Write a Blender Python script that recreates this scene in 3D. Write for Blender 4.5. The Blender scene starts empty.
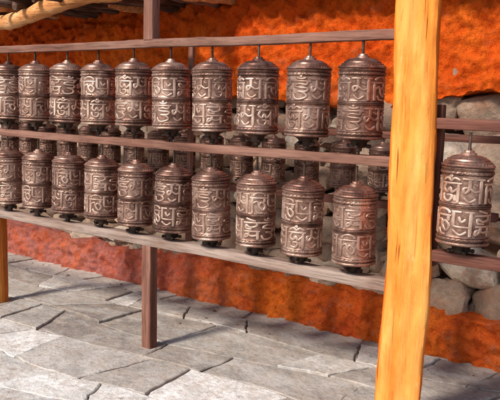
import bpy, bmesh, math, random
from mathutils import Vector, Matrix, noise
random.seed(11)
scene = bpy.context.scene
COL = scene.collection
PI = math.pi
# ------------------------------------------------------------------ camera
F = 720.0; CAMZ = 1.36
az = math.radians(53.4); pitch = math.atan(100/720.0); roll = 0.0253
fwd = Vector((-math.cos(az)*math.cos(pitch), math.sin(az)*math.cos(pitch), -math.sin(pitch)))
r0 = Vector((math.sin(az), math.cos(az), 0)); u0 = r0.cross(fwd)
rt = (r0 + roll*u0).normalized(); up = (u0 - roll*r0).normalized()
cam_d = bpy.data.cameras.new('camera'); cam = bpy.data.objects.new('camera', cam_d); COL.objects.link(cam)
M = Matrix((rt, up, -fwd)).transposed().to_4x4(); M.translation = Vector((0, 0, CAMZ))
cam.matrix_world = M
cam_d.sensor_width = 36; cam_d.lens = F/500*36; cam_d.clip_end = 500; cam_d.clip_start = 0.05
scene.camera = cam
def P(px, py, Y):            # point of the plane Y seen at a pixel of the 500x400 photograph
    d = fwd*F + rt*(px-250) - up*(py-200)
    return Vector((0, 0, CAMZ)) + d*(Y/d.y)

# ------------------------------------------------------------------ objects
def mesh_of(name, bm, mat, smooth=True, angle=None):
    me = bpy.data.meshes.new(name); bmesh.ops.recalc_face_normals(bm, faces=bm.faces)
    if smooth:
        for f in bm.faces: f.smooth = True
        for e in bm.edges:
            if len(e.link_faces) == 2 and e.calc_face_angle(0) > math.radians(angle or 40): e.smooth = False
    bm.to_mesh(me); bm.free(); me.materials.append(mat); return me
def obj(name, me, parent=None, loc=(0, 0, 0)):
    o = bpy.data.objects.new(name, me); COL.objects.link(o); o.location = loc
    if parent: o.parent = parent
    return o
def tag(o, label, cat, group=None, kind=None):
    o['label'] = label; o['category'] = cat
    if group: o['group'] = group
    if kind: o['kind'] = kind
    return o
def empty(name, loc): return obj(name, None, None, loc)
def copy_tree(o, parent=None):
    c = o.copy(); COL.objects.link(c); c.parent = parent
    for ch in list(o.children): copy_tree(ch, c)
    return c
# ------------------------------------------------------------------ node helper
class N:
    def __init__(s, name):
        s.m = bpy.data.materials.new(name); s.m.use_nodes = True; s.t = s.m.node_tree
        s.b = s.t.nodes['Principled BSDF']
    def n(s, typ, **kw):
        x = s.t.nodes.new('ShaderNode'+typ)
        for k, v in kw.items():
            if k in x.inputs: x.inputs[k].default_value = v
            else: setattr(x, k, v)
        return x
    def l(s, a, b): s.t.links.new(a, b)
    def coord(s, scale=(1, 1, 1), rand=True, which='Object'):
        c = s.n('TexCoord'); mp = s.n('Mapping'); mp.inputs['Scale'].default_value = scale
        s.l(c.outputs[which], mp.inputs['Vector'])
        if rand:
            oi = s.n('ObjectInfo'); ml = s.n('Math', operation='MULTIPLY'); ml.inputs[1].default_value = 37.0
            s.l(oi.outputs['Random'], ml.inputs[0]); s.l(ml.outputs[0], mp.inputs['Location'])
        return mp.outputs['Vector']
    def noise(s, vec, scale, detail=4, rough=.6, dist=0):
        x = s.n('TexNoise'); x.inputs['Scale'].default_value = scale; x.inputs['Detail'].default_value = detail
        x.inputs['Roughness'].default_value = rough; x.inputs['Distortion'].default_value = dist
        s.l(vec, x.inputs['Vector']); return x.outputs['Fac']
    def ramp(s, fac, stops, interp='LINEAR'):
        x = s.n('ValToRGB'); cr = x.color_ramp; cr.interpolation = interp
        while len(cr.elements) < len(stops): cr.elements.new(.5)
        for e, (p, c) in zip(cr.elements, stops):
            e.position = p; e.color = tuple(c)+(1,) if len(c) == 3 else c
        s.l(fac, x.inputs['Fac']); return x.outputs['Color']
    def mix(s, fac, a, b, mode='MIX'):
        x = s.n('Mix', data_type='RGBA', blend_type=mode)
        for i, v in ((0, fac), (6, a), (7, b)):
            if isinstance(v, (int, float)): x.inputs[i].default_value = v
            elif isinstance(v, tuple): x.inputs[i].default_value = v+(1,)
            else: s.l(v, x.inputs[i])
        return x.outputs[2]
    def axis(s, i, a, b):
        tc = s.n('TexCoord'); sp = s.n('SeparateXYZ'); s.l(tc.outputs['Object'], sp.inputs[0])
        mr = s.n('MapRange'); mr.inputs['From Min'].default_value = a; mr.inputs['From Max'].default_value = b; s.l(sp.outputs[i], mr.inputs['Value'])
        return mr.outputs[0]
    def bump(s, h, strength, dist, prev=None):
        x = s.n('Bump'); x.inputs['Strength'].default_value = strength; x.inputs['Distance'].default_value = dist
        s.l(h, x.inputs['Height'])
        if prev is not None: s.l(prev, x.inputs['Normal'])
        return x.outputs['Normal']
    def out(s, col=None, rough=None, normal=None, metal=None, spec=None):
        for k, v in (('Base Color', col), ('Roughness', rough), ('Normal', normal), ('Metallic', metal), ('Specular IOR Level', spec)):
            if v is None: continue
            if isinstance(v, (int, float)): s.b.inputs[k].default_value = v
            else: s.l(v, s.b.inputs[k])
        return s.m
def g(v): return (v, v, v)

def mat_copper(name, dark, mid, light, rough=(.38, .58), ornament=True, metal=.72, crevice_shade=False):
    k = N(name); v = k.coord()
    n1 = k.noise(v, 9, 6, .68, .3)
    c = k.ramp(n1, [(.36, dark), (.5, mid), (.64, light)])
    oi = k.n('ObjectInfo'); tint = k.ramp(oi.outputs['Random'], [(0, (.68, .60, .58)), (.5, (.95, .89, .86)), (1, (1.1, 1.06, 1.02))])
    c = k.mix(1.0, c, tint, 'MULTIPLY')
    nb = k.bump(n1, .3, .005)
    if ornament:
        vo = k.n('TexVoronoi', feature='F1'); vo.inputs['Scale'].default_value = 120; k.l(v, vo.inputs['Vector'])
        nb = k.bump(vo.outputs['Distance'], .45, .0009, nb)
        c = k.mix(.4, c, k.ramp(vo.outputs['Distance'], [(.15, (1, 1, 1)), (.6, (.42, .34, .30))]), 'MULTIPLY')
    if crevice_shade:      # occlusion shade painted into the colour around the raised script, plus some dirt
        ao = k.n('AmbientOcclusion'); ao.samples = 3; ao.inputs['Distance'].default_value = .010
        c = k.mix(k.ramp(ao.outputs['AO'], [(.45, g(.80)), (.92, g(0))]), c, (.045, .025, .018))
    return k.out(c, k.ramp(n1, [(.3, g(rough[1])), (.7, g(rough[0]))]), nb, metal)
def mat_wood(name, dark, mid, light, axis, rough=.75, worn=None, grain=1.0):
    sc = [9.0, 9.0, 9.0]; sc[axis] = .5
    k = N(name); v = k.coord(tuple(sc)); vi = k.coord()
    n1 = k.noise(v, 2.4, 6, .65, .5); n2 = k.noise(vi, 2.6, 3, .6); n3 = k.noise(v, 11, 4, .7)
    c = k.ramp(n1, [(.3, dark), (.5, mid), (.68, light)])
    if worn: c = k.mix(k.ramp(n2, [(.46, g(0)), (.66, g(.75))]), c, worn)
    else: c = k.mix(.5, c, k.ramp(n2, [(.3, g(.5)), (.6, g(1))]), 'MULTIPLY')
    c = k.mix(.55, c, k.ramp(n3, [(.36, g(.25)), (.5, g(1))]), 'MULTIPLY')
    nb = k.bump(n1, .6*grain, .007); nb = k.bump(n3, .6*grain, .004, nb)
    return k.out(c, rough, nb, None, .25)
MC = mat_copper('worn_copper', (.13, .070, .052), (.36, .225, .175), (.66, .48, .395), crevice_shade=True)
ML = mat_copper('rubbed_copper', (.28, .175, .135), (.50, .35, .28), (.74, .575, .485), (.34, .5), False)
MCAP = mat_copper('cap_copper', (.11, .055, .042), (.31, .18, .14), (.56, .385, .31), (.36, .52), False)
MIRON = mat_copper('dark_iron', (.02, .015, .012), (.065, .045, .035), (.14, .095, .075), (.4, .7), False, .6)
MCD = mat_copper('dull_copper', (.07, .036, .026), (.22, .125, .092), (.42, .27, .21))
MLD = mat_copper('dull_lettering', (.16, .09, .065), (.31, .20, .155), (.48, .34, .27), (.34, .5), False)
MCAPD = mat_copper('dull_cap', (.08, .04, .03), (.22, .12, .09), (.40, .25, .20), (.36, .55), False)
MRAIL = mat_wood('rail_paint', (.09, .036, .024), (.19, .085, .058), (.30, .155, .115), 0, .75, (.27, .145, .105))
MRAILL = mat_wood('weathered_rail_paint', (.14, .085, .062), (.26, .175, .138), (.40, .30, .25), 0, .75, (.36, .275, .23))
MRAILD = mat_wood('rail_dark_paint', (.05, .017, .011), (.12, .04, .026), (.2, .08, .055), 0, .7)
MPOSTV = mat_wood('post_paint', (.10, .038, .025), (.21, .09, .06), (.32, .16, .115), 2, .75, (.28, .15, .11))
MPOSTD = mat_wood('post_dark', (.05, .015, .010), (.12, .04, .026), (.18, .07, .05), 2, .7)
MLOGX = mat_wood('orange_log', (.38, .13, .04), (.68, .29, .10), (.84, .48, .23), 0, .9, None, 1.6)
MRAFT = mat_wood('old_rafter', (.03, .016, .010), (.10, .05, .032), (.24, .14, .10), 1, .85)
MDECK = mat_wood('roof_boards', (.035, .018, .012), (.09, .05, .035), (.18, .11, .08), 0, .9)

def mat_pillar():
    k = N('pillar_paint'); v = k.coord((6, 6, .45), rand=False); vi = k.coord((1, 1, .4), rand=False)
    n1 = k.noise(v, 2.2, 5, .62, .6); n2 = k.noise(vi, 5, 6, .72, .3); n3 = k.noise(v, 9, 6, .75)
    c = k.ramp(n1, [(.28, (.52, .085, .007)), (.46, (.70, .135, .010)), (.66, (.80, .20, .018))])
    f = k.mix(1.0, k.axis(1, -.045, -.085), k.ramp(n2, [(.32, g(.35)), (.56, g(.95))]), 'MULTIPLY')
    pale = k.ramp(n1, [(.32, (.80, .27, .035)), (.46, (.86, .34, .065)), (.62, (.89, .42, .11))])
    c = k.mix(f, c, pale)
    c = k.mix(k.ramp(k.noise(vi, 22, 6, .78), [(.60, g(0)), (.70, g(.3))]), c, (.92, .60, .30))
    c = k.mix(k.ramp(k.noise(k.coord((12, 12, .35), rand=False), 3.5, 3, .5, .5), [(.32, g(.8)), (.36, g(0))]), c, (.22, .035, .004))
    c = k.mix(k.ramp(n3, [(.34, g(.45)), (.44, g(0))]), c, (.42, .085, .010))
    nb = k.bump(n1, .4, .008); nb = k.bump(n2, .5, .010, nb); nb = k.bump(n3, .5, .006, nb)
    return k.out(c, .95, nb, None, .1)
def mat_plaster(name, a, b, c3, pale, pink=None):
    k = N(name); v = k.coord(rand=False)
    n1 = k.noise(v, 2.0, 4, .6); n2 = k.noise(v, 26, 6, .75); n3 = k.noise(v, 9, 6, .7)
    c = k.ramp(n1, [(.34, a), (.5, b), (.66, c3)])
    c = k.mix(.6, c, k.ramp(n2, [(.36, (.36, .22, .18)), (.52, (1, 1, 1))]), 'MULTIPLY')
    c = k.mix(k.ramp(n3, [(.54, g(0)), (.64, g(.6))]), c, pale)
    if pink:
        f = k.mix(1.0, k.axis(0, .6, -1.0), k.ramp(n3, [(.38, g(.35)), (.55, g(.92))]), 'MULTIPLY'); c = k.mix(f, c, pink)
    nb = k.bump(n3, .7, .04); nb = k.bump(n2, 1.0, .028, nb)
    return k.out(c, 1.0, nb, None, .05)
MPL = mat_plaster('orange_limewash', (.64, .075, .009), (.77, .11, .011), (.86, .165, .017), (.60, .13, .04))
MPLI = mat_plaster('red_orange_limewash', (.42, .055, .017), (.64, .105, .018), (.80, .17, .022), (.46, .15, .08), (.46, .165, .135))
def mat_stone(name, tones, bumpd=.02, rough=.85, layered=False, mud=None):
    k = N(name); v = k.coord(rand=False)
    at = k.n('Attribute', attribute_name='tone'); n1 = k.noise(v, 5, 6, .68, .3); n2 = k.noise(v, 34, 5, .7)
    c = k.ramp(at.outputs['Fac'], tones)
    c = k.mix(.85, c, k.ramp(n1, [(.3, g(.55)), (.5, g(.97)), (.7, g(1.25))]), 'MULTIPLY')
    c = k.mix(.55, c, k.ramp(n2, [(.32, g(.45)), (.6, g(1))]), 'MULTIPLY')
    if mud: c = k.mix(k.ramp(k.noise(v, 7, 6, .75, .4), [(.50, g(0)), (.64, g(.6))]), c, mud)
    if layered:
        nl = k.noise(k.coord((1, 1.6, 1), rand=False), 3.2, 6, .68, .3)
        st = k.ramp(nl, [(.0, g(0)), (.38, g(.2)), (.44, g(.4)), (.5, g(.6)), (.56, g(.8)), (.62, g(1))], 'CONSTANT')
        c = k.mix(k.ramp(k.noise(v, 9, 6, .75), [(.44, g(0)), (.62, g(.6))]), c, (.43, .34, .27))
        c = k.mix(k.ramp(nl, [(.50, g(0)), (.60, g(.35))]), c, (.64, .60, .55))
        c = k.mix(k.ramp(k.noise(v, 20, 6, .8), [(.34, g(.65)), (.46, g(0))]), c, (.20, .155, .125))
        nb = k.bump(st, .9, .007); nb = k.bump(n1, .7, bumpd, nb)
    else: nb = k.bump(n1, .9, bumpd)
    nb = k.bump(n2, .8, .009, nb)
    return k.out(c, rough, nb, None, .25)
MST = mat_stone('wall_stone', [(0, (.13, .085, .065)), (.35, (.28, .185, .13)), (.7, (.43, .305, .22)), (1, (.60, .49, .39))], .03, mud=(.30, .135, .075))
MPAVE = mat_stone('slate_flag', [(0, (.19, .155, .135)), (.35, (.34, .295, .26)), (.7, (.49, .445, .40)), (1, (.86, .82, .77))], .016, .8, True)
def mat_dirt(name, a, b):
    k = N(name); v = k.coord(rand=False)
    c = k.ramp(k.noise(v, 5, 6, .7), [(.3, a), (.7, b)])
    return k.out(c, .95, k.bump(k.noise(v, 30, 5, .7), .8, .01))
MDIRT = mat_dirt('dirt', (.14, .11, .09), (.32, .26, .21))
MMUD = mat_dirt('red_mud', (.08, .035, .02), (.20, .09, .05))
MGROUND = mat_dirt('pale_ground', (.38, .34, .29), (.54, .49, .43))

# ------------------------------------------------------------------ shape helpers
def lathe(bm, prof, seg=48, cap=True, fn=None):
    rings = []
    for (r, z) in prof:
        ring = []
        for i in range(seg):
            a = 2*PI*i/seg; rr = r if fn is None else r+fn(a, z)
            ring.append(bm.verts.new((rr*math.cos(a), rr*math.sin(a), z)))
        rings.append(ring)
    for A, B in zip(rings, rings[1:]):
        for i in range(seg):
            j = (i+1) % seg; bm.faces.new((A[i], A[j], B[j], B[i]))
    if cap:
        bm.faces.new(rings[0]); bm.faces.new(rings[-1])
def ball(bm, c, r, sub=1, sc=(1, 1, 1)):
    bmesh.ops.create_icosphere(bm, subdivisions=sub, radius=r, matrix=Matrix.Translation(c) @ Matrix.Diagonal((*sc, 1)))
def sweep(bm, p0, p1, w, h, segs=24, wob=.003, rnd=.12, npts=4, seed=0, taper=(1, 1)):
    """rounded hand cut bar from p0 to p1"""
    p0 = Vector(p0); p1 = Vector(p1); d = (p1-p0); L = d.length; d.normalize()
    uv = Vector((0, 0, 1)) if abs(d.z) < .9 else Vector((0, 1, 0))
    s = d.cross(uv).normalized(); t = s.cross(d).normalized()
    sec = []; r = rnd*min(w, h)
    for (cx, cy, a0) in ((w/2-r, h/2-r, 0), (-w/2+r, h/2-r, 90), (-w/2+r, -h/2+r, 180), (w/2-r, -h/2+r, 270)):
        for i in range(npts):
            a = math.radians(a0+90*i/(npts-1)); sec.append((cx+r*math.cos(a), cy+r*math.sin(a)))
    rings = []; o = Vector((seed*3.1, seed*1.7, seed*.9))
    def ring(f, k, off=0):
        c = p0+d*(L*f+off); b = noise.noise_vector(c*1.6+o)*wob*2.0; R = []
        tp = (taper[0]+(taper[1]-taper[0])*f)*k
        for (a, e) in sec:
            q = c+s*(a*tp)+t*(e*tp)+b; q = q+noise.noise_vector(q*10+o)*wob*.6+noise.noise_vector(q*40+o)*wob*.25
            R.append(bm.verts.new(q))
        return R
    rings.append(ring(0, .93, 0))
    for i in range(segs+1): rings.append(ring(i/segs, 1, .004 if i == 0 else (-.004 if i == segs else 0)))
    rings.append(ring(1, .93, 0))
    n = len(sec)
    for A, B in zip(rings, rings[1:]):
        for i in range(n): bm.faces.new((A[i], A[(i+1) % n], B[(i+1) % n], B[i]))
    bm.faces.new(rings[0]); bm.faces.new(rings[-1])
def bar(name, p0, p1, w, h, mat, parent=None, **kw):
    bm = bmesh.new(); o = Vector(p0); sweep(bm, (0, 0, 0), Vector(p1)-o, w, h, **kw)
    return obj(name, mesh_of(name, bm, mat, True, 28), parent, o)

# ------------------------------------------------------------------ prayer wheel
R = .094; BH = .285
def arc(cx, cy, rx, ry, a0, a1, n=8):
    return [(cx+rx*math.cos(math.radians(a0+(a1-a0)*i/n)), cy+ry*math.sin(math.radians(a0+(a1-a0)*i/n))) for i in range(n+1)]
G_OM = [[(-.04, .74), (1.04, .74)], [(.88, .74), (.88, -.03)], [(.24, .74), (.10, .52), (.3, .38), (.46, .56), (.56, .38), (.7, .44), (.86, .56)],
        [(.06, .3), (.14, .08), (.44, .02), (.58, .24), (.3, .26)], [(.04, .86), (.28, .96), (.48, .86), (.68, .96), (.94, .88)], arc(.48, 1.02, .06, .03, 0, 360, 6), [(.70, .28), (.74, .04)]]
G_MA = [[(-.04, .94), (.46, .94)], [(.60, .94), (1.04, .94)], [(.86, .94), (.86, -.03)], [(.3, .94), (.3, .56), (.10, .36), (.04, .56), (.3, .58), (.58, .44), (.84, .5)], [(.06, .2), (.34, .02), (.64, .16)], [(.5, .78), (.68, .70)]]
G_NI = [[(-.04, .76), (1.04, .76)], [(.12, .76), (.12, -.03)], [(.12, .46), (.44, .58), (.56, .3), (.8, .14), (.94, .36), (.68, .54), (.5, .36)],
        arc(.56, .84, .38, .18, 175, 5), [(.88, .76), (.88, .54)], [(.3, .2), (.44, .02), (.76, -.02)]]
G_PA = [[(.06, .94), (.06, .46), (.2, .34), (.84, .34)], [(.86, .94), (.86, -.03)], [(-.04, .94), (.42, .94)], [(.58, .94), (1.04, .94)], [(.04, .2), (.4, .02), (.7, .16)], [(.3, .76), (.44, .54), (.64, .66)]]
G_DME = [[(-.04, .82), (1.04, .82)], [(.80, .82), (.80, .66), (.4, .58), (.14, .70), (.14, .52), (.5, .49)], [(.0, .38), (1.0, .38)], [(.86, .38), (.86, -.03)],
         [(.3, .38), (.28, .18), (.04, .04), (.12, .24), (.5, .14), (.84, .2)], [(.14, 1.04), (.42, .97), (.74, .91)]]
G_HUM = [[(-.04, .82), (1.04, .82)], [(.88, .82), (.82, .66), (.4, .70), (.12, .58), (.5, .52), (.88, .5), (.78, .34), (.3, .34)],
         [(.3, .34), (.70, .26), (.82, .10), (.5, -.02), (.16, .0), (.02, .2)], arc(.5, 1.01, .28, .08, 185, 355), arc(.5, 1.03, .04, .02, 0, 360, 6)]
GL = [G_OM, G_MA, G_NI, G_PA, G_DME, G_HUM]
def smooth(pts):
    out = []
    for i in range(len(pts)-1):
        a = Vector(pts[max(i-1, 0)]); b = Vector(pts[i]); c = Vector(pts[i+1]); d = Vector(pts[min(i+2, len(pts)-1)])
        for k in range(4):
            t = k/4; out.append(.5*((2*b)+(c-a)*t+(2*a-5*b+4*c-d)*t*t+(-a+3*b-3*c+d)*t**3))
    out.append(Vector(pts[-1])); return out
def relief(bm, pts, w, hgt, R):
    pts = smooth(pts) if len(pts) > 2 else [Vector(pts[0])+(Vector(pts[1])-Vector(pts[0]))*i/5 for i in range(6)]
    rings = []
    for i, p in enumerate(pts):
        t = (pts[min(i+1, len(pts)-1)]-pts[max(i-1, 0)]).normalized(); n = Vector((-t.y, t.x))
        e = .8 if i in (0, len(pts)-1) else 1.0
        ww = w*e*(1.3-.5*abs(t.x)); ring = []
        for (o, h) in ((-1.04, -.002), (-.9, hgt*.75), (-.68, hgt), (.68, hgt), (.9, hgt*.75), (1.04, -.002)):
            q = p+n*(ww*o); a = q.x/R; r = R+h+noise.noise(Vector((q.x*60, q.y*60, 1)))*.0006
            ring.append(bm.verts.new((r*math.cos(a), r*math.sin(a), q.y)))
        rings.append(ring)
    for A, B in zip(rings, rings[1:]):
        for i in range(5): bm.faces.new((A[i], A[i+1], B[i+1], B[i]))
    bm.faces.new(rings[0]); bm.faces.new(rings[-1])
def lettering(shift, mat):
    bm = bmesh.new(); cw = 2*PI*R/7; seq = GL+[G_MA]
    for row, (z0, hh) in enumerate(((.029, .104), (.153, .102))):
        for i in range(7):
            gl = seq[(i+shift*row) % 7]; x0 = (i+.35*row)*cw
            for q, st in enumerate(gl): relief(bm, [(x0+.003+(cw-.007)*x, z0+.006+(hh-.011)*y) for x, y in st], .0055, .0036-.00018*q, R)
    return mesh_of('lettering', bm, mat, True, 50)
def body_mesh(mat, seed):
    bm = bmesh.new()
    prof = [(R*.9, -.006), (R+.003, -.006), (R+.006, -.001), (R+.003, .005), (R, .007), (R+.002, .009), (R, .011), (R+.0035, .013), (R+.0035, .021), (R, .023), (R+.002, .025), (R, .027)]
    prof += [(R, .027+.011*i) for i in range(1, 10)]
    prof += [(R, .134), (R+.002, .1355), (R, .137), (R+.003, .139), (R+.0042, .141), (R+.0012, .1435), (R+.0042, .146), (R+.003, .148), (R, .150), (R+.002, .1515), (R, .153)]
    prof += [(R, .153+.0112*i) for i in range(1, 10)]
    prof += [(R, .256), (R+.002, .2575), (R, .259), (R+.0035, .261), (R+.0035, .270), (R, .272), (R+.0018, .274), (R, .276), (R+.003, .279), (R+.003, .285), (R*.9, .2865)]
    def dent(a, z):
        v = Vector((math.cos(a)*1.4, math.sin(a)*1.4, z*5+seed*5)); d = noise.noise(v*1.1)*.0026+noise.noise(v*3)*.0010
        if .012 <= z <= .0215 or .260 <= z <= .2705: d += .0013*math.cos(a*32)
        return d
    lathe(bm, prof, 96, True, dent)
    return mesh_of('body', bm, mat, True, 60)
def cap_mesh(seed, mat):
    bm = bmesh.new(); z = .2867
    prof = [(R*.95, z), (R+.0050, z+.001), (R+.0065, z+.005), (R+.004, z+.009), (R-.003, z+.010), (R-.006, z+.012), (R-.006, z+.019), (R-.009, z+.021), (R-.015, z+.022),
            (R-.017, z+.028), (R-.021, z+.030), (R-.026, z+.0305), (R-.030, z+.035), (R-.038, z+.039), (R-.048, z+.0415), (R-.058, z+.043), (.029, z+.0435), (.028, z+.051), (.020, z+.053), (.018, z+.060), (.011, z+.062)]
    lathe(bm, prof, 64, True, lambda a, zz: noise.noise(Vector((math.cos(a)*2, math.sin(a)*2, seed*7+zz*20)))*.0022+(.0009*math.cos(a*20) if zz > z+.034 and zz < z+.043 else 0))
    for i in range(40):
        a = 2*PI*i/40; ball(bm, (math.cos(a)*(R-.0025), math.sin(a)*(R-.0025), z+.0115), .0028, 1)
    return mesh_of('cap', bm, mat, True, 42)
def axle_mesh(bot):
    bm = bmesh.new(); lathe(bm, [(.0055, bot), (.006, 0), (.006, .34), (.0055, .415)], 14)
    return mesh_of('axle', bm, MIRON)
def hub_mesh():
    bm = bmesh.new()
    lathe(bm, [(.055, -.0065), (.056, -.010), (.045, -.014), (.036, -.022), (.031, -.034), (.028, -.044), (.020, -.046), (.014, -.048), (.014, -.060), (.009, -.062)], 32)
    return mesh_of('hub', bm, MIRON)
def grip_mesh():
    bm = bmesh.new(); sweep(bm, (.022, 0, -.036), (.046, 0, -.038), .012, .014, 4, .0006, .4, 4)
    ball(bm, (.046, 0, -.038), .0085, 2, (1, 1, 1))
    return mesh_of('grip', bm, MIRON)
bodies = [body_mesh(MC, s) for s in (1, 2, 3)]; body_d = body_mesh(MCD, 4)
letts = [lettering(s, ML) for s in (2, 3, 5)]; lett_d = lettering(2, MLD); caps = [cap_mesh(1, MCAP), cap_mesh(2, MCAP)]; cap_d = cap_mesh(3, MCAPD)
axm = axle_mesh(-.112); axs = axle_mesh(-.085); hbm = hub_mesh(); gpm = grip_mesh()
def make_wheel():
    t = empty('prayer_wheel', (0, 0, 0))
    b = obj('body', bodies[0], t); obj('lettering', letts[0], b)
    obj('cap', caps[0], t); obj('axle', axm, t); h = obj('hub', hbm, t)
    for a in range(4):
        q = obj('grip', gpm, h); q.rotation_euler.z = a*PI/2+.3
    return t
first = [make_wheel()]; proto = first[0]
def wheel(x, y, z, rz, sc, i, label, group, dark=False, short=False, scz=None):
    t = first.pop() if first else copy_tree(proto)
    t.location = (x, y, z); t.rotation_euler = (random.uniform(-.022, .022), random.uniform(-.022, .022), rz); t.scale = (sc, sc, scz or sc)
    for c in t.children:
        if c.name.startswith('body'):
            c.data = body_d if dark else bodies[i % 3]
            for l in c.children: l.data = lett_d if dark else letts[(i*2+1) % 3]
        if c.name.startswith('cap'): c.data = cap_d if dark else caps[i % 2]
        if c.name.startswith('axle'): c.data = axs if short else axm
    tag(t, label, 'prayer wheel', group); return t
Y0 = 2.745
ordn = ['leftmost', 'second from left', 'third from left', 'fourth from left', 'fifth from left', 'sixth from left', 'seventh from left', 'eighth from left', 'ninth from left', 'rightmost']
top_z = P(361, 138, Y0).z; low_z = P(355, 260, Y0).z
x9 = P(361, 97, Y0).x; sp = .275
tx = [8, 36, 67, 99, 135, 173, 214, 259, 309, 361]; bx = [10, 38, 68, 101, 135, 172, 212, 256, 302, 355]
for i in range(10):
    xs = P(tx[i], 97, Y0).x; xs = .6*xs+.4*(x9-sp*(9-i))
    wheel(xs, Y0, top_z+random.uniform(-.004, .004), random.uniform(0, 6.28), 1.01, i, 'embossed copper prayer wheel under the top rail, %s in upper front row' % ordn[i], 'front upper row of copper prayer wheels', scz=1)
for i in range(10):
    xs = P(bx[i], 190+3.5*i, Y0).x
    wheel(xs, Y0, low_z+random.uniform(-.004, .004), random.uniform(0, 6.28), .98, i+1, 'embossed copper prayer wheel above bottom rail, %s in lower front row' % ordn[i], 'front lower row of copper prayer wheels', scz=1)
YR = 2.66
pw = P(461.5, 241, YR); wheel(pw.x, YR, pw.z, 1.9, 1.0, 2, 'large copper prayer wheel alone in its wooden frame right of the orange pillar', None, short=True, scz=1.0)
YB = 3.40
xb = P(343, 160, YB).x; zb = P(343, 186, YB).z
words = ['nearest the pillar', 'second from pillar', 'third from pillar', 'fourth from pillar', 'fifth from pillar', 'sixth from pillar', 'seventh from pillar', 'eighth from pillar',
         'ninth from pillar', 'tenth from pillar', 'eleventh from pillar', 'twelfth from pillar', 'thirteenth from pillar', 'fourteenth from pillar', 'farthest from pillar']
for i in range(15):
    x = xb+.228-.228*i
    wheel(x, YB, zb, random.uniform(0, 6.28), .72, i, 'small dark prayer wheel in the back row, %s' % words[i], 'back row of small dark prayer wheels', dark=True)

# ------------------------------------------------------------------ rails
def zr(px, py, Y=Y0): return P(px, py, Y).z
PX = P(411, 200, 2.68).x
XL = -5.6; XR = PX-.05
zt, zm, zl = zr(361, 37), zr(361, 160), zr(361, 280)
tag(bar('rail', (XL, Y0, zt), (XR, Y0, zt), .05, .042, MRAIL, segs=120, wob=.004, seed=1), 'worn brown wooden rail along the top that the upper prayer wheels hang from', 'rail')
tag(bar('rail', (XL, Y0, zm), (XR, Y0, zm), .055, .042, MRAIL, segs=120, wob=.004, seed=2), 'worn brown wooden rail between the upper and lower front prayer wheels', 'rail')
tag(bar('rail', (XL, Y0, zl), (XR+.02, Y0, zl), .07, .05, MRAILL, segs=120, wob=.004, seed=3), 'thick grey brown bottom rail under the lower front prayer wheels', 'rail')
zbt = zb+.40*.72; zbl = zb-.075
tag(bar('rail', (XL-1, YB, zbt), (PX+.12, YB, zbt), .04, .035, MRAILD, segs=60, seed=4), 'dark narrow rail above the small back row of prayer wheels', 'rail')
tag(bar('rail', (XL-1, YB, zbl), (PX+.12, YB, zbl), .05, .04, MRAILD, segs=60, seed=5), 'dark narrow rail below the small back row of prayer wheels', 'rail')
pR = P(433, 190, YR)
zrt, zrl = zr(463, 124, YR), zr(463, 259, YR)
tag(bar('rail', (pR.x, YR, zrt), (.1, YR, zrt), .05, .042, MRAILD, segs=20, seed=6), 'dark red brown rail above the single prayer wheel right of the pillar', 'rail')
tag(bar('rail', (pR.x-.06, YR, zrl), (.1, YR, zrl), .055, .045, MRAILD, segs=20, seed=7), 'dark red brown rail below the single prayer wheel right of the pillar', 'rail')
tag(bar('frame_post', (pR.x, YR+.03, zrl-.05), (pR.x, YR+.03, zrt+.07), .035, .035, MPOSTD, segs=16, seed=8), 'thin dark upright joining the two short rails beside the orange pillar', 'post')
q = P(149.5, 300, Y0)
tag(bar('support_post', (q.x-.005, Y0, -.02), (q.x, Y0, zl-.022), .066, .06, MPOSTV, segs=20, seed=9), 'short brown wooden post under the bottom rail, standing on the paving', 'post')
q2 = P(151.5, 20, Y0)
tag(bar('hanger_post', (q2.x, Y0, zt+.018), (q2.x, Y0, 2.03), .066, .06, MPOSTV, segs=12, seed=10), 'brown square post holding the top rail up to the roof', 'post')
q3 = P(190, 150, Y0+.13)
tag(bar('batten', (q3.x, Y0+.13, zl-.02), (q3.x, Y0+.13, zt+.02), .03, .02, MPOSTV, segs=24, seed=12), 'thin upright batten behind the front prayer wheels', 'batten')
q4 = P(-1, 260, Y0)
tag(bar('support_post', (q4.x, Y0+.0, -.02), (q4.x, Y0, zl-.022), .09, .08, mat_wood('post_orange', (.45, .10, .015), (.72, .21, .03), (.86, .34, .07), 2), segs=20, seed=13), 'orange painted post under the bottom rail at the left edge', 'post')
def pillar():
    bm = bmesh.new(); rings = []; n = 64; H = 2.15
    for j in range(111):
        z = -.03+H*j/110; ring = []; f = j/110
        hw = .094-.012*f
        for i in range(n):
            a = 2*PI*i/n; c, s = math.cos(a), math.sin(a)
            k = (abs(c)**7+abs(s)**7)**(-1/7)
            v = Vector((c*1.3, s*1.3, z*2.2)); d = noise.noise(v)*.012+noise.noise(v*3.1)*.007+noise.noise(Vector((c*9, s*9, z*2.5)))*.004
            r = hw*k*.97+d
            ring.append(bm.verts.new((r*c+.012*math.sin(z*2.1), r*s, z)))
        rings.append(ring)
    for A, B in zip(rings, rings[1:]):
        for i in range(n): bm.faces.new((A[i], A[(i+1) % n], B[(i+1) % n], B[i]))
    bm.faces.new(rings[0]); bm.faces.new(rings[-1])
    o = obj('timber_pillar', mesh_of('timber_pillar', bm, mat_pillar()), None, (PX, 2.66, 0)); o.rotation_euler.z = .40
    return o
tag(pillar(), 'thick hand hewn pillar painted bright yellow orange, standing in front of the stone wall', 'pillar')

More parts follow.
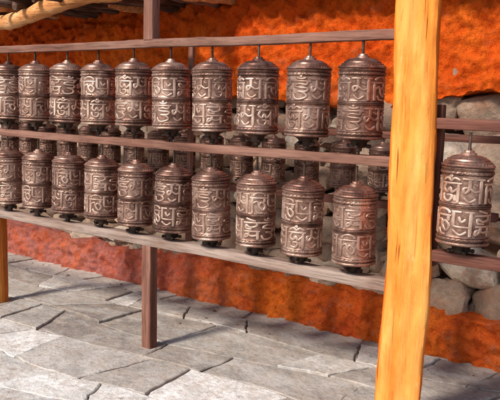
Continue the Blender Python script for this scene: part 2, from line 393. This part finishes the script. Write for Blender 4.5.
# ------------------------------------------------------------------ wall
WX0, WX1 = -8.0, 1.6
wall = empty('shrine_wall', (-3.2, 3.8, 0)); tag(wall, 'rough wall with orange plaster above, bare stacked stones in the middle and an orange ledge', 'wall')
def grid(name, mat, prof_fn, nu, nv, amp, parent):
    bm = bmesh.new(); V = []
    for i in range(nu+1):
        x = WX0+(WX1-WX0)*i/nu; row = []
        for j in range(nv+1):
            y, z, k = prof_fn(x, j/nv)
            v = Vector((x, y*1.2, z)); d = noise.noise(v*3.2)*.7-abs(noise.noise(v*7.5+Vector((5, 1, 2))))*.75+.2+noise.noise(v*15)*.5+noise.noise(v*34)*.34
            row.append(bm.verts.new((x-wall.location.x, y-d*amp*k-wall.location.y, z+d*amp*.35*k)))
        V.append(row)
    for i in range(nu):
        for j in range(nv): bm.faces.new((V[i][j], V[i+1][j], V[i+1][j+1], V[i][j+1]))
    return obj(name, mesh_of(name, bm, mat, True, 80), parent)
ZB = 1.34
def upper(x, t):
    s = min(1, max(0, (x+2.2)/.6))
    zb_ = ZB+.05*s+.07*noise.noise(Vector((x*1.3, 3, 0)))+.05*noise.noise(Vector((x*5, 1, 0)))
    if t < .06: return (3.86-.2*t/.06, zb_, t/.06)
    return (3.66, zb_+(2.25-zb_)*(t-.06)/.94, 1)
grid('upper_plaster', MPL, upper, 800, 76, .075, wall)
def plin(x, t):
    top = .29+.05*noise.noise(Vector((x*1.1, 7, 0)))+.03*noise.noise(Vector((x*5, 9, 0)))
    if t < .55: return (3.66, -.03+(top-.02)*t/.55, 1)
    u = (t-.55)/.45; return (3.66+.30*u**1.3, -.03+top-.02+.05*math.sin(u*PI/2), 1-.4*u)
grid('plinth', MPLI, plin, 800, 40, .062, wall)
def stones():
    bm = bmesh.new(); lay = bm.verts.layers.float.new('tone')
    base = bmesh.new(); bmesh.ops.create_cube(base, size=2); bmesh.ops.subdivide_edges(base, edges=base.edges[:], cuts=5, use_grid_fill=True)
    bv = []
    for v in base.verts:
        p = v.co; k = (abs(p.x)**4+abs(p.y)**4+abs(p.z)**4)**(-1/4); bv.append(Vector(p)*k)
    bf = [[v.index for v in f.verts] for f in base.faces]; base.free()
    def rock(c, L, hh, D=.11, tilt=.25):
        tone = min(1, max(0, random.gauss(.5, .27))); o = Vector((random.uniform(0, 90),)*3)
        rot = Matrix.Rotation(random.uniform(-tilt, tilt), 3, 'Y') @ Matrix.Rotation(random.uniform(-.3, .3), 3, 'Z') @ Matrix.Rotation(random.uniform(-.25, .25), 3, 'X')
        sh = random.uniform(-.4, .4); tp = random.uniform(-.35, .3); vs = []
        for p in bv:
            q = Vector((p.x*L/2*1.06*(1+tp*p.z)+sh*p.z*hh*.5, p.y*D, p.z*hh/2*1.12*(1+.3*sh*p.x))); q = rot @ q
            q += noise.noise_vector(p*1.0+o)*min(.035, hh*.28)+noise.noise_vector(p*2.6+o)*.013
            nv = bm.verts.new(q+c-wall.location); nv[lay] = tone; vs.append(nv)
        for f in bf: bm.faces.new([vs[i] for i in f])
    def lay_rows(xa, xb_, z, ztop, hs, ls):
        while z < ztop:
            h = random.uniform(*hs); x = xa+random.uniform(-.15, 0)
            while x < xb_:
                L = random.uniform(*ls)
                rock(Vector((x+L/2, 3.84+random.uniform(-.06, .04), z+h/2+random.uniform(-.03, .03))), L, h*random.uniform(.7, 1.3))
                if random.random() < .55: rock(Vector((x+L, 3.80+random.uniform(-.02, .03), z+random.uniform(0, h))), random.uniform(.05, .11), random.uniform(.03, .08), .05, .7)
                x += L+random.uniform(0, .02)
            z += h*.93
    lay_rows(-7.2, -1.95, .2, 1.44, (.08, .17), (.11, .30))
    lay_rows(-1.95, 1.0, .2, 1.5, (.15, .26), (.2, .42))
    return obj('stonework', mesh_of('stonework', bm, MST, True, 35), wall)
stones()
bm = bmesh.new(); sweep(bm, (-8.2+3.2, .20, 1.1), (1.8+3.2, .20, 1.1), .25, 2.3, 4, .001); obj('wall_core', mesh_of('wall_core', bm, MMUD), wall)

# ------------------------------------------------------------------ roof
ZC = P(200, 9, 3.6).z
roof = empty('roof', (-3.2, 3.1, ZC)); tag(roof, 'low roof of dark boards and rough poles over the prayer wheels', 'roof')
# deeper over the left half, only a narrow strip along the wall head on the right
bm = bmesh.new(); y = 3.06; k = 0
while y < 4.0:
    w = random.uniform(.07, .12); xr = -.3+max(0, (y-3.06))*2.6+random.uniform(-.15, .15) if y < 3.38 else 5
    sweep(bm, (-5.2, y-3.1+w/2, .11+random.uniform(-.008, .008)), (xr, y-3.1+w/2, .11), w*.95, .03, 40, .004, .2, 3, seed=k); y += w; k += 1
obj('board_layer', mesh_of('board_layer', bm, MDECK, True, 50), roof)
x = -4.9; k = 0
while x < .35:
    r = random.uniform(.045, .085)
    org = k % 6 == 1
    yy = random.uniform(-.22, .22)
    b = bar('rafter', (x, random.uniform(-.12, 0) if k % 2 else -.34, .05+random.uniform(-.025, .01)), (x+yy, .72, .045), r, r, MLOGX if org else MRAFT, roof, segs=24, wob=.014, rnd=.48, seed=20+k)
    if org: b['label'] = 'orange painted roof pole'
    x += random.uniform(.10, .18); k += 1
bar('front_beam', (-2.6, 2.745-3.1, .085), (PX+3.2+.1, 2.745-3.1, .085), .07, .07, MRAFT, roof, segs=40, seed=90)
p0 = P(-40, 33, 3.35)-roof.location; p1 = P(118, -8, 2.92)-roof.location
b = bar('crossbeam', p0, p1, .105, .105, MLOGX, roof, segs=40, wob=.020, rnd=.49, npts=6, seed=77); b['label'] = 'thick crooked pale orange log under the roof'

# ------------------------------------------------------------------ ground
bm = bmesh.new()
for sx, sy in ((-60, -60), (60, -60), (60, 60), (-60, 60)): bm.verts.new((sx, sy, -.016))
bm.faces.new(bm.verts[:]); o = obj('ground', mesh_of('ground', bm, MGROUND)); o['kind'] = 'structure'
def paving():
    bm = bmesh.new(); lay = bm.verts.layers.float.new('tone')
    rot = Matrix.Rotation(math.radians(3), 3, 'Z')
    ys = [-1.5]
    while ys[-1] < 4.1: ys.append(ys[-1]+random.uniform(.20, .52))
    def yl(j, x): return ys[j]+.14*noise.noise(Vector((x*.9, j*7.3, 0)))
    def slab(pts):
        c = Vector((sum(p[0] for p in pts)/len(pts), sum(p[1] for p in pts)/len(pts)))
        tone = random.gauss(.50, .18)
        if c.x < -1.6 and c.y < 2.75: tone += .20+(.35 if random.random() < .35 else 0)   # paler slabs to the front left, some paler still
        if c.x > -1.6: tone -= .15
        tone = min(1, max(0, tone)); dz = random.uniform(-.006, .006); ax, ay = random.uniform(-.014, .014), random.uniform(-.014, .014)
        gap = random.uniform(.001, .010); rings = []
        for (ins, z) in ((gap, -.03), (gap, -.004), (gap+.004, 0)):
            ring = []
            for p in pts:
                d = Vector(p)-c; l = d.length; d2 = d*(1-min(.5, ins*1.3/l))
                w = noise.noise_vector(Vector((p[0]*5, p[1]*5, 2)))*.014+noise.noise_vector(Vector((p[0]*22, p[1]*22, 4+tone*3)))*.013
                q = rot @ Vector((c.x+d2.x+w.x, c.y+d2.y+w.y, z+dz+d.x*ax+d.y*ay))
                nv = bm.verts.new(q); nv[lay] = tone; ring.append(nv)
            rings.append(ring)
        m = len(pts)
        for A, B in zip(rings, rings[1:]):
            for i in range(m): bm.faces.new((A[i], A[(i+1) % m], B[(i+1) % m], B[i]))
        bm.faces.new(rings[-1])
    def line(a, b, n): return [(a[0]+(b[0]-a[0])*i/n, a[1]+(b[1]-a[1])*i/n) for i in range(n)]
    for j in range(len(ys)-1):
        x = -8+random.uniform(0, .4); sl = random.uniform(-.1, .1)
        while x < 3:
            L = random.uniform(.26, .90); sl2 = random.uniform(-.16, .16); n = 16
            xa, xb_, xc, xd = x-sl/2, x+L-sl2/2, x+L+sl2/2, x+sl/2
            bot = [(xa+(xb_-xa)*i/n, yl(j, xa+(xb_-xa)*i/n)) for i in range(n+1)]
            topl = [(xd+(xc-xd)*i/n, yl(j+1, xd+(xc-xd)*i/n)) for i in range(n+1)]
            right = line(bot[-1], topl[-1], 10)[1:]; left = line(topl[0], bot[0], 10)[1:]
            if random.random() < .3 and L > .45:      # a slab broken in two
                s = random.randint(4, 12); e = random.randint(4, 12); cut = line(bot[s], topl[e], 10)[1:]
                slab(bot[:s+1]+cut+topl[:e+1][::-1]+left); slab(bot[s:]+right+topl[e:][::-1]+cut[::-1])
            else: slab(bot+right+topl[::-1]+left)
            x += L; sl = sl2
    o = obj('paving', mesh_of('paving', bm, MPAVE, True, 20)); o['kind'] = 'structure'
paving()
bm = bmesh.new()
for sx, sy in ((-8.5, -2), (3.5, -2), (3.5, 4.2), (-8.5, 4.2)): bm.verts.new((sx, sy, -.012))
bm.faces.new(bm.verts[:]); o = obj('paving_bed', mesh_of('paving_bed', bm, MDIRT)); o['kind'] = 'structure'
def rubble():
    bm = bmesh.new(); lay = bm.verts.layers.float.new('tone')
    for i in range(150):
        x = random.uniform(-6.5, .2); y = 3.60-abs(random.gauss(0, .25)); r = random.choice((.003, .004, .006, .010))*random.uniform(.6, 1.3)
        n0 = len(bm.verts); ball(bm, (x, y, r*.4), r, 1, (random.uniform(.8, 1.6), 1, .6)); bm.verts.ensure_lookup_table()
        t = random.random()*.7
        for v in bm.verts[n0:]: v.co += noise.noise_vector(v.co*60)*r*.5; v[lay] = t
    o = obj('rubble', mesh_of('rubble', bm, MST)); tag(o, 'loose pebbles and crumbs along the foot of the orange ledge', 'rubble', kind='stuff')
rubble()

# ------------------------------------------------------------------ light
w = bpy.data.worlds.new('World'); scene.world = w; w.use_nodes = True; nt = w.node_tree
sky = nt.nodes.new('ShaderNodeTexSky'); sky.sky_type = 'NISHITA'; sky.sun_disc = False
el = math.radians(40); to_sun = Vector((-.2, -1, 0)).normalized()*math.cos(el); to_sun.z = math.sin(el)
sky.sun_elevation = el; sky.sun_rotation = math.atan2(to_sun.x, to_sun.y)
bg = nt.nodes['Background']; bg.inputs['Strength'].default_value = .15; nt.links.new(sky.outputs[0], bg.inputs['Color'])
sd = bpy.data.lights.new('sun', 'SUN'); sd.energy = 5.0; sd.angle = math.radians(10); sd.color = (1, .93, .84)
so = bpy.data.objects.new('sun', sd); COL.objects.link(so); so.rotation_euler = to_sun.to_track_quat('Z', 'Y').to_euler(); so.location = (0, -5, 6)
scene.view_settings.view_transform = 'Standard'; scene.view_settings.look = 'None'; scene.view_settings.exposure = 0
